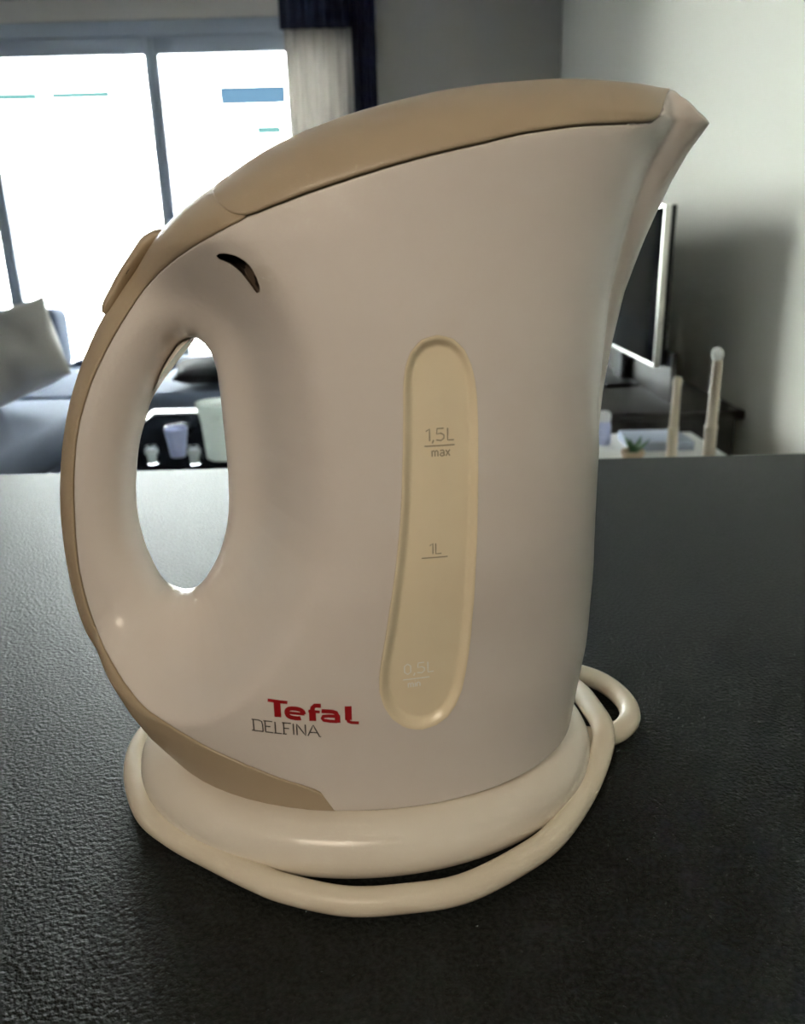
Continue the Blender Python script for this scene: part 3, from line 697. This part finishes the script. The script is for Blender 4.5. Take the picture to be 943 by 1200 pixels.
# the gauge recess
GA = np.array(GAUGE)
def inside(x, z, poly):
    c = np.zeros(x.shape, bool)
    n = len(poly)
    for i in range(n):
        x1, z1 = poly[i]; x2, z2 = poly[(i + 1) % n]
        cond = ((z1 > z) != (z2 > z)) & (x < (x2 - x1) * (z - z1) / (z2 - z1 + 1e-15) + x1)
        c ^= cond
    return c
def gauge_depth(x, z):
    d = poly_dist(x, z, np.vstack([GA, GA[:1]]))
    return np.where(inside(x, z, GA), d, -d)
GW = half_width(GX, GZ)
GW[:, 0] = 0
seam_end = GW[:, -1].copy()
L = np.linalg.norm(RO - RI, axis=1)[:, None]
GW = np.maximum(GW - edge_round((1 - tv_) * L) * (GW > 0.002), 0)
# the corner of the shell that tucks in under the lid
lid_poly = np.vstack([LD, OUT[int(np.argmin(np.hypot(*(OUT - LD[0]).T))):][::-1]])
tuck = np.where(inside(GX, GZ, lid_poly), poly_dist(GX, GZ, LD), 0)
GW = np.maximum(GW - 0.003 * sstep(tuck / 0.0012), 0)
body = sheet_solid('body', GX, GZ, GW, M['shell'], True)

# thumb-notch under the lid: cut a pocket out of the body
NT = np.array(NOTCH)
NT = NT.mean(0) + (NT - NT.mean(0)) * 1.03
ncen = NT.mean(0)
rings = [1.0, 0.66, 0.33]
cv, cf = [], []
n = len(NT)
for r_ in rings:
    for p in NT:
        q = ncen + (p - ncen) * r_
        w = float(half_width(q[:1], q[1:2])[0])
        dep = 0.0022 + 0.0050 * (1 - (q[0] - NT[:, 0].min()) / (np.ptp(NT[:, 0])))
        cv.append((q[0], -(w - dep), q[1]))
cw = float(half_width(ncen[:1], ncen[1:])[0])
cv.append((ncen[0], -(cw - 0.0045), ncen[1]))
for a in range(len(rings) - 1):
    for k in range(n):
        cf.append((a * n + k, a * n + (k + 1) % n, (a + 1) * n + (k + 1) % n, (a + 1) * n + k))
last = (len(rings) - 1) * n
for k in range(n): cf.append((last + k, last + (k + 1) % n, len(cv) - 1))
base_i = len(cv)
for p in NT: cv.append((p[0], -0.09, p[1]))
for k in range(n): cf.append((k, (k + 1) % n, base_i + (k + 1) % n, base_i + k))
cf.append(tuple(range(base_i, base_i + n)))
cutter = link_mesh('cutter', cv, cf, M['cavity'])
cutter.data.materials.append(M['cavity2'])
for p in cutter.data.polygons:
    if p.center.x > ncen[0] + 0.0005 + 0.25 * (p.center.z - ncen[1]) and p.center.x < NT[:, 0].max() - 0.0011: p.material_index = 1  # right part of the pocket painted as lit
def prism(poly, depth):
    P = resample(np.vstack([poly, poly[:1]]), 121)[:-1]
    ax_ = np.array([[np.interp(p[1], gz_[::-1], axis_x[::-1]), np.clip(p[1], gz_.min(), gz_.max())] for p in P])
    v, f = [], []
    m = len(P); ss = (1.0, 0.8, 0.6, 0.4, 0.2, 0.0)
    for s in ss:
        Q = ax_ + (P - ax_) * s
        w = half_width(Q[:, 0], Q[:, 1])
        v += [(q[0], -(ww - depth), q[1]) for q, ww in zip(Q, w)]
    for a in range(len(ss) - 1):
        for k in range(m):
            f.append((a * m + k, a * m + (k + 1) % m, (a + 1) * m + (k + 1) % m, (a + 1) * m + k))
    b0 = len(v)
    v += [(q[0], -0.09, q[1]) for q in P]
    for k in range(m): f.append((k, (k + 1) % m, b0 + (k + 1) % m, b0 + k))
    f.append(tuple(range(b0, b0 + m)))
    me = bpy.data.meshes.new('c'); me.from_pydata(v, [], f)
    bm = bmesh.new(); bm.from_mesh(me)
    bmesh.ops.remove_doubles(bm, verts=bm.verts, dist=2e-6); bmesh.ops.dissolve_degenerate(bm, edges=bm.edges, dist=2e-6)
    bm.to_mesh(me); bm.free()
    return finish('cutter', me, M['shell'])
gz_ = np.linspace(GA[:, 1].max() - 0.0125, GA[:, 1].min() + 0.0155, 30)
axis_x = []
for z in gz_:
    xs = []
    for i in range(len(GA)):
        (xa, za), (xb_, zb) = GA[i], GA[(i + 1) % len(GA)]
        if (za > z) != (zb > z): xs.append(xa + (xb_ - xa) * (z - za) / (zb - za))
    axis_x.append((min(xs) + max(xs)) / 2)
axis_x = np.array(axis_x)
cutter2 = prism(GA, 0.0032)
body_world = body.location.copy(); body.location = (0, 0, 0); body.parent = None
for c in (cutter, cutter2):
    md = body.modifiers.new('cut', 'BOOLEAN'); md.operation = 'DIFFERENCE'; md.object = c; md.solver = 'EXACT'
    md.material_mode = 'TRANSFER'
dg = bpy.context.evaluated_depsgraph_get()
dg.update()
me2 = bpy.data.meshes.new_from_object(body.evaluated_get(dg))
body.modifiers.clear()
body.data = me2
me2.polygons.foreach_set('use_smooth', [True] * len(me2.polygons))
me2.set_sharp_from_angle(angle=math.radians(38))
body.parent = KETTLE; body.location = body_world
bpy.data.objects.remove(cutter2)
bpy.data.objects.remove(cutter)

# --- lid and spine: strips between a seam and the outline
def strip_part(name, A, B, gap, material, n=150, rows=36, lift=0.0002, paired=False):
    """A: the outer edge, B: the seam; gap leaves a joint at the seam"""
    if not paired: A = resample(A, n); B = resample(B, n)
    L = np.maximum(np.linalg.norm(A - B, axis=1), 1e-5)[:, None]
    t0 = np.minimum(gap / L, 0.4)
    v = cosn(rows)[None, :]
    t = t0 + (1 - t0) * v
    X = B[:, None, 0] * (1 - t) + A[:, None, 0] * t
    Z = B[:, None, 1] * (1 - t) + A[:, None, 1] * t
    W = half_width(X, Z)
    W = np.where(W > 0.0015, W + lift - edge_round((t - t0) * L), W)
    return sheet_solid(name, X, Z, np.maximum(W, 0), material, False)

i_start = int(np.argmin(np.hypot(*(OUT - LD[0]).T)))
strip_part('lid', OUT[i_start:], LD, 0.0005, M['tan'], 190, 40, 0.0008)
spine_outer = np.vstack([OUT[:i_start + 1][::-1], resample([(OUT[0][0], BODY_Z), (SP[-1][0], BODY_Z)], 40)])
spine_outer[:, 1] = np.maximum(spine_outer[:, 1], BODY_Z)
# pair the points by where they lie along the handle, so the strip does not shear
def pair(outer_curve, inner_curve, n):
    a = resample(outer_curve, 1600); b = resample(inner_curve, n)
    out = []; k = 0
    for i, p in enumerate(b):
        lo = k; hi = min(len(a) - 1, k + 30)
        d = np.hypot(a[lo:hi + 1, 0] - p[0], a[lo:hi + 1, 1] - p[1])
        k = lo + int(np.argmin(d))
        out.append(a[k])
    out = np.array(out); out[-1] = a[-1]; out[0] = a[0]
    for _ in range(12): out[1:-1] = (out[:-2] + 2 * out[1:-1] + out[2:]) / 4
    return out, b
pa, pb_ = pair(spine_outer, SP, 340)
strip_part('handle_spine', pa, pb_, 0.0003, M['tan'], 340, 26, 0.0, True)

# rear switch lever
def puff(name, poly, half, r, material, yc=0.0, rings=10):
    P = np.array(poly); c = P.mean(0)
    X, Z, W = [], [], []
    closed = np.vstack([P, P[:1]])
    for k in range(rings):
        s = 1 - k / (rings - 0.5)
        Q = c + (P - c) * s
        d = poly_dist(Q[:, 0], Q[:, 1], closed)
        X.append(Q[:, 0]); Z.append(Q[:, 1]); W.append(half * quarter(d / r))
    return sheet_solid(name, np.array(X).T, np.array(Z).T, np.array(W).T, material, True, 50)
sw = [(-0.0715, 0.2030), (-0.0761, 0.2046), (-0.0807, 0.2030), (-0.0845, 0.1988), (-0.0880, 0.1946), (-0.0910, 0.1908), (-0.0942, 0.1862), (-0.0966, 0.1824), (-0.0974, 0.1795), (-0.0960, 0.1770),
      (-0.0915, 0.1795), (-0.086, 0.188), (-0.080, 0.195), (-0.0745, 0.2005)]
puff('switch_lever', catmull(sw + sw[:1], 61)[:-1], 0.0085, 0.0035, M['tan'])

# water gauge: a clear amber strip set in a bevelled slot
ring_s = [1.0, 0.985, 0.95, 0.90, 0.84, 0.78, 0.74, 0.70, 0.5, 0.25, 0.0]
GP = resample(np.vstack([GA, GA[:1]]), 121)[:-1]
gv, gf = [], []
near = np.array([[np.interp(p[1], gz_[::-1], axis_x[::-1]), np.clip(p[1], gz_.min(), gz_.max())] for p in GP])
GP = near + (GP - near) * 0.994
lens_depth = lambda s: -0.00035 + 0.0021 * float(sstep(np.array((0.97 - s) / 0.22)))
for s in ring_s:
    Q = near + (GP - near) * s
    w = half_width(Q[:, 0], Q[:, 1])
    for q, ww in zip(Q, w): gv.append((q[0], -(ww - lens_depth(s)), q[1]))
n = len(GP)
for a in range(len(ring_s) - 1):
    for k in range(n):
        gf.append((a * n + k, a * n + (k + 1) % n, (a + 1) * n + (k + 1) % n, (a + 1) * n + k))
b0 = len(gv)
for q in GP:
    ww = float(half_width(q[:1], q[1:])[0]); gv.append((q[0], -(ww - 0.003), q[1]))
for k in range(n): gf.append((k, (k + 1) % n, b0 + (k + 1) % n, b0 + k))
me = bpy.data.meshes.new('water_gauge'); me.from_pydata([tuple(map(float, v)) for v in gv], [], gf)
bm = bmesh.new(); bm.from_mesh(me)
bmesh.ops.remove_doubles(bm, verts=bm.verts, dist=2e-6); bmesh.ops.dissolve_degenerate(bm, edges=bm.edges, dist=2e-6)
bm.to_mesh(me); bm.free()
gauge = finish('water_gauge', me, M['gauge'], None, 50)
place(gauge, KETTLE); gauge['label'] = 'amber see-through water gauge strip'

# lettering printed on the shell, built from strokes
def strokes(name, lines, material, depth_extra, root, width):
    """lines: polylines of (x, z[, w]) on the side of the kettle"""
    verts, faces = [], []
    for ln in lines:
        w0 = width
        if isinstance(ln, tuple): ln, w0 = ln
        P = np.array(ln, float)
        d = np.r_[0, np.cumsum(np.linalg.norm(np.diff(P, axis=0), axis=1))]
        n = max(2, len(P))
        # keep the corners, add points in between
        pts = []
        for i in range(len(P) - 1):
            m = max(1, int((d[i + 1] - d[i]) / 0.0012))
            for q in range(m): pts.append(P[i] + (P[i + 1] - P[i]) * q / m)
        pts.append(P[-1]); pts = np.array(pts)
        tg = np.gradient(pts, axis=0)
        tg /= np.linalg.norm(tg, axis=1)[:, None] + 1e-12
        nr = np.stack([-tg[:, 1], tg[:, 0]], 1)
        b = len(verts)
        for p, q in zip(pts, nr):
            for s in (-1, 1):
                r = p + s * q * w0 / 2
                w = float(half_width(r[:1], r[1:])[0]) + depth_extra
                verts.append((r[0], -w, r[1]))
        for i in range(len(pts) - 1):
            a = b + 2 * i; faces.append((a, a + 1, a + 3, a + 2))
    o = link_mesh(name, verts, faces, material)
    place(o, root); return o

def frame2d(origin, ux, uz):
    o, a, c = np.array(origin), np.array(ux), np.array(uz)
    return lambda pts: [tuple(o + p[0] * a + p[1] * c) for p in pts]

def arc(cx, cy, rx, ry, a0, a1, n=14, p=2.0):
    out = []
    for k in range(n + 1):
        t = math.radians(a0 + (a1 - a0) * k / n)
        c, s = math.cos(t), math.sin(t)
        out.append((cx + rx * math.copysign(abs(c) ** (2 / p), c), cy + ry * math.copysign(abs(s) ** (2 / p), s)))
    return out

# red maker's name
T_ = frame2d((-0.0428, 0.0615), (0.00543, -0.00058), (0.0001, 0.0061))
def tl(pts, w): return (T_(pts), w)
V, H = 0.0021, 0.0011
logo = [
    tl([(0.0, 0.92), (1.12, 0.92)], H), tl([(0.52, 0.0), (0.52, 0.92)], V),
    # e: bowl, bar and open foot
    tl(arc(1.52, 0.34, 0.47, 0.28, 0, 305, 26, 2.6), 0.00150), tl([(1.08, 0.345), (2.05, 0.345)], 0.0010),
    # f
    tl([(2.50, 0.0), (2.50, 0.62)], V), tl([(2.50, 0.58), (2.53, 0.78), (2.66, 0.905), (3.0, 0.925)], 0.00150), tl([(2.28, 0.56), (2.92, 0.56)], 0.0010),
    # a
    tl([(3.02, 0.62), (3.60, 0.635), (3.82, 0.58), (3.88, 0.42), (3.88, 0.0)], 0.00145), tl([(3.90, 0.0), (3.90, 0.45)], 0.0017),
    tl([(3.88, 0.375), (3.42, 0.37), (3.10, 0.32), (3.05, 0.21), (3.12, 0.10), (3.45, 0.065), (3.88, 0.07)], 0.00115),
    # l with a foot
    tl([(4.52, 1.0), (4.52, 0.20)], V), tl([(4.46, 0.30), (4.52, 0.12), (4.70, 0.055), (5.10, 0.055)], 0.0011),
]
tag(strokes('maker_lettering', logo, M['red'], 0.00012, KETTLE, V), 'red lettering')
D_ = frame2d((-0.0485, 0.0557), (0.0212, -0.0015), (0.0001, 0.0042))
u = 1 / 365.0
def g(pts): return D_([(x * u, z) for x, z in pts])
model = [g([(-4, 0), (58, 0)]), g([(8, 0), (8, 1)]), g([(0, 1), (40, 1), (54, 0.9), (58, 0.6), (58, 0)]),
         g([(72, 0), (72, 1)]), g([(64, 1), (112, 1)]), g([(72, 0.52), (100, 0.52)]), g([(72, 0), (114, 0)]),
         g([(126, 0), (126, 1)]), g([(118, 0), (160, 0)]),
         g([(172, 0), (172, 1)]), g([(164, 1), (212, 1)]), g([(172, 0.52), (200, 0.52)]), g([(164, 0), (186, 0)]),
         g([(224, 0), (224, 1)]),
         g([(242, 0), (242, 1), (288, 0), (288, 1)]),
         g([(300, 0), (330, 1), (362, 0), (370, 0)]), g([(310, 0.33), (351, 0.33)])]
tag(strokes('model_lettering', model, M['grey_print'], 0.00012, KETTLE, 0.00042), 'thin dark grey lettering')

GL = {'1': [[(0.0, 0.8), (0.25, 1.0), (0.25, 0.0)]], ',': [[(0.12, 0.08), (0.02, -0.2)]],
      '5': [[(0.55, 1.0), (0.08, 1.0), (0.04, 0.55), (0.35, 0.6), (0.56, 0.45), (0.56, 0.18), (0.36, 0.0), (0.0, 0.06)]],
      'L': [[(0.05, 1.0), (0.05, 0.0), (0.5, 0.0)]],
      '0': [[(0.28, 1.0), (0.52, 0.8), (0.52, 0.2), (0.28, 0.0), (0.04, 0.2), (0.04, 0.8), (0.28, 1.0)]],
      'm': [[(0.0, 0.0), (0.0, 0.65)], [(0.0, 0.5), (0.18, 0.65), (0.32, 0.5), (0.32, 0.0)], [(0.32, 0.5), (0.5, 0.65), (0.64, 0.5), (0.64, 0.0)]],
      'a': [[(0.05, 0.6), (0.35, 0.65), (0.46, 0.5), (0.46, 0.0)], [(0.46, 0.35), (0.1, 0.33), (0.04, 0.12), (0.2, 0.0), (0.46, 0.1)]],
      'x': [[(0.0, 0.0), (0.45, 0.65)], [(0.0, 0.65), (0.45, 0.0)]],
      'i': [[(0.05, 0.0), (0.05, 0.65)], [(0.05, 0.85), (0.05, 0.95)]],
      'n': [[(0.0, 0.0), (0.0, 0.65)], [(0.0, 0.5), (0.2, 0.65), (0.38, 0.5), (0.38, 0.0)]]}
ADV = {'1': 0.42, ',': 0.3, '5': 0.78, 'L': 0.6, '0': 0.72, 'm': 0.84, 'a': 0.65, 'x': 0.6, 'i': 0.28, 'n': 0.55}
def word(s, x, z, h, sx=1.0):
    out = []
    for ch in s:
        for ln in GL[ch]: out.append([(x + p[0] * h * sx, z + p[1] * h) for p in ln])
        x += ADV[ch] * h * sx
    return out
PD = -0.0016      # the marks lie on the recessed face of the gauge
strokes('level_marking', word('1,5L', 0.0071, 0.1460, 0.0034, 1.15) + [[(0.0066, 0.1446), (0.0151, 0.1446)]] + word('max', 0.0087, 0.1416, 0.0026), M['mark'], PD, KETTLE, 0.00036)
strokes('level_marking', word('1L', 0.0076, 0.1129, 0.0032, 1.15) + [[(0.0052, 0.1118), (0.0128, 0.1118)]], M['mark'], PD, KETTLE, 0.00034)
strokes('level_marking', word('0,5L', -0.0008, 0.0735, 0.0036, 1.1) + [[(-0.0012, 0.0717), (0.0070, 0.0717)]] + word('min', 0.0004, 0.0688, 0.0024), M['mark_pale'], PD, KETTLE, 0.00036)

# ------------------------------------------------------------------ power base and its cord
pb = thing('power_base', 'cream oval power base under the kettle with its cord wrapped around', 'power base', (-0.0165, 0, 0))
prof = [(0, 0.0015), (0.080, 0.0015), (0.0832, 0.0022), (0.0860, 0.0045), (0.0876, 0.0075), (0.0880, 0.0105), (0.0875, 0.0138), (0.0860, 0.0168),
        (0.0835, 0.0189), (0.0805, 0.0203), (0.0770, 0.0214), (0.070, 0.0226), (0.06, 0.0232), (0, 0.0232)]
lathe('base_body', prof, (-0.0165, 0, 0), M['base'], pb, 120, 1.0, 0.79, 50)
lathe('connector', [(0, 0), (0.018, 0), (0.018, 0.0012), (0.016, 0.0014), (0, 0.0014)], (-0.0165, 0, 0.0231), M['base'], pb, 32)
for x, y in ((-0.075, 0.0), (0.042, 0.0), (-0.0165, 0.045), (-0.0165, -0.045)):
    lathe('rubber_foot', [(0, 0), (0.006, 0), (0.006, 0.002), (0, 0.002)], (x, y, 0), M['black_plastic'], pb, 16)
R = 0.0047
cord = [(0.0700, 0.0062, R), (0.0785, 0.0055, R), (0.0849, 0.0082, R), (0.0909, 0.0135, R), (0.0949, 0.0216, R), (0.0954, 0.0317, R), (0.0927, 0.0417, R), (0.0878, 0.0502, R),
        (0.0800, 0.0568, R), (0.066, 0.066, R), (0.045, 0.0745, R), (0.015, 0.0790, R), (-0.0165, 0.0795, R), (-0.050, 0.0755, R), (-0.080, 0.063, R), (-0.100, 0.041, R), (-0.1085, 0.020, R),
        (-0.1101, 0.0056, R), (-0.1062, -0.0120, R), (-0.0958, -0.0330, R), (-0.082, -0.0462, R), (-0.0666, -0.0565, R), (-0.0506, -0.0665, R), (-0.0396, -0.0720, R), (-0.0206, -0.0775, R),
        (-0.0022, -0.0771, R), (0.0164, -0.0735, R), (0.0366, -0.0616, R), (0.0500, -0.0496, R), (0.0645, -0.0293, 0.0062), (0.0742, -0.0124, 0.0110), (0.0770, -0.002, 0.0142), (0.0762, 0.0106, 0.0142),
        (0.0735, 0.0275, 0.0130), (0.0670, 0.0430, 0.0100), (0.054, 0.0560, 0.0062), (0.034, 0.0650, R), (0.01, 0.0685, R)]
tube('cord', cord, R - 0.0003, M['cord'], pb, 320, 16)
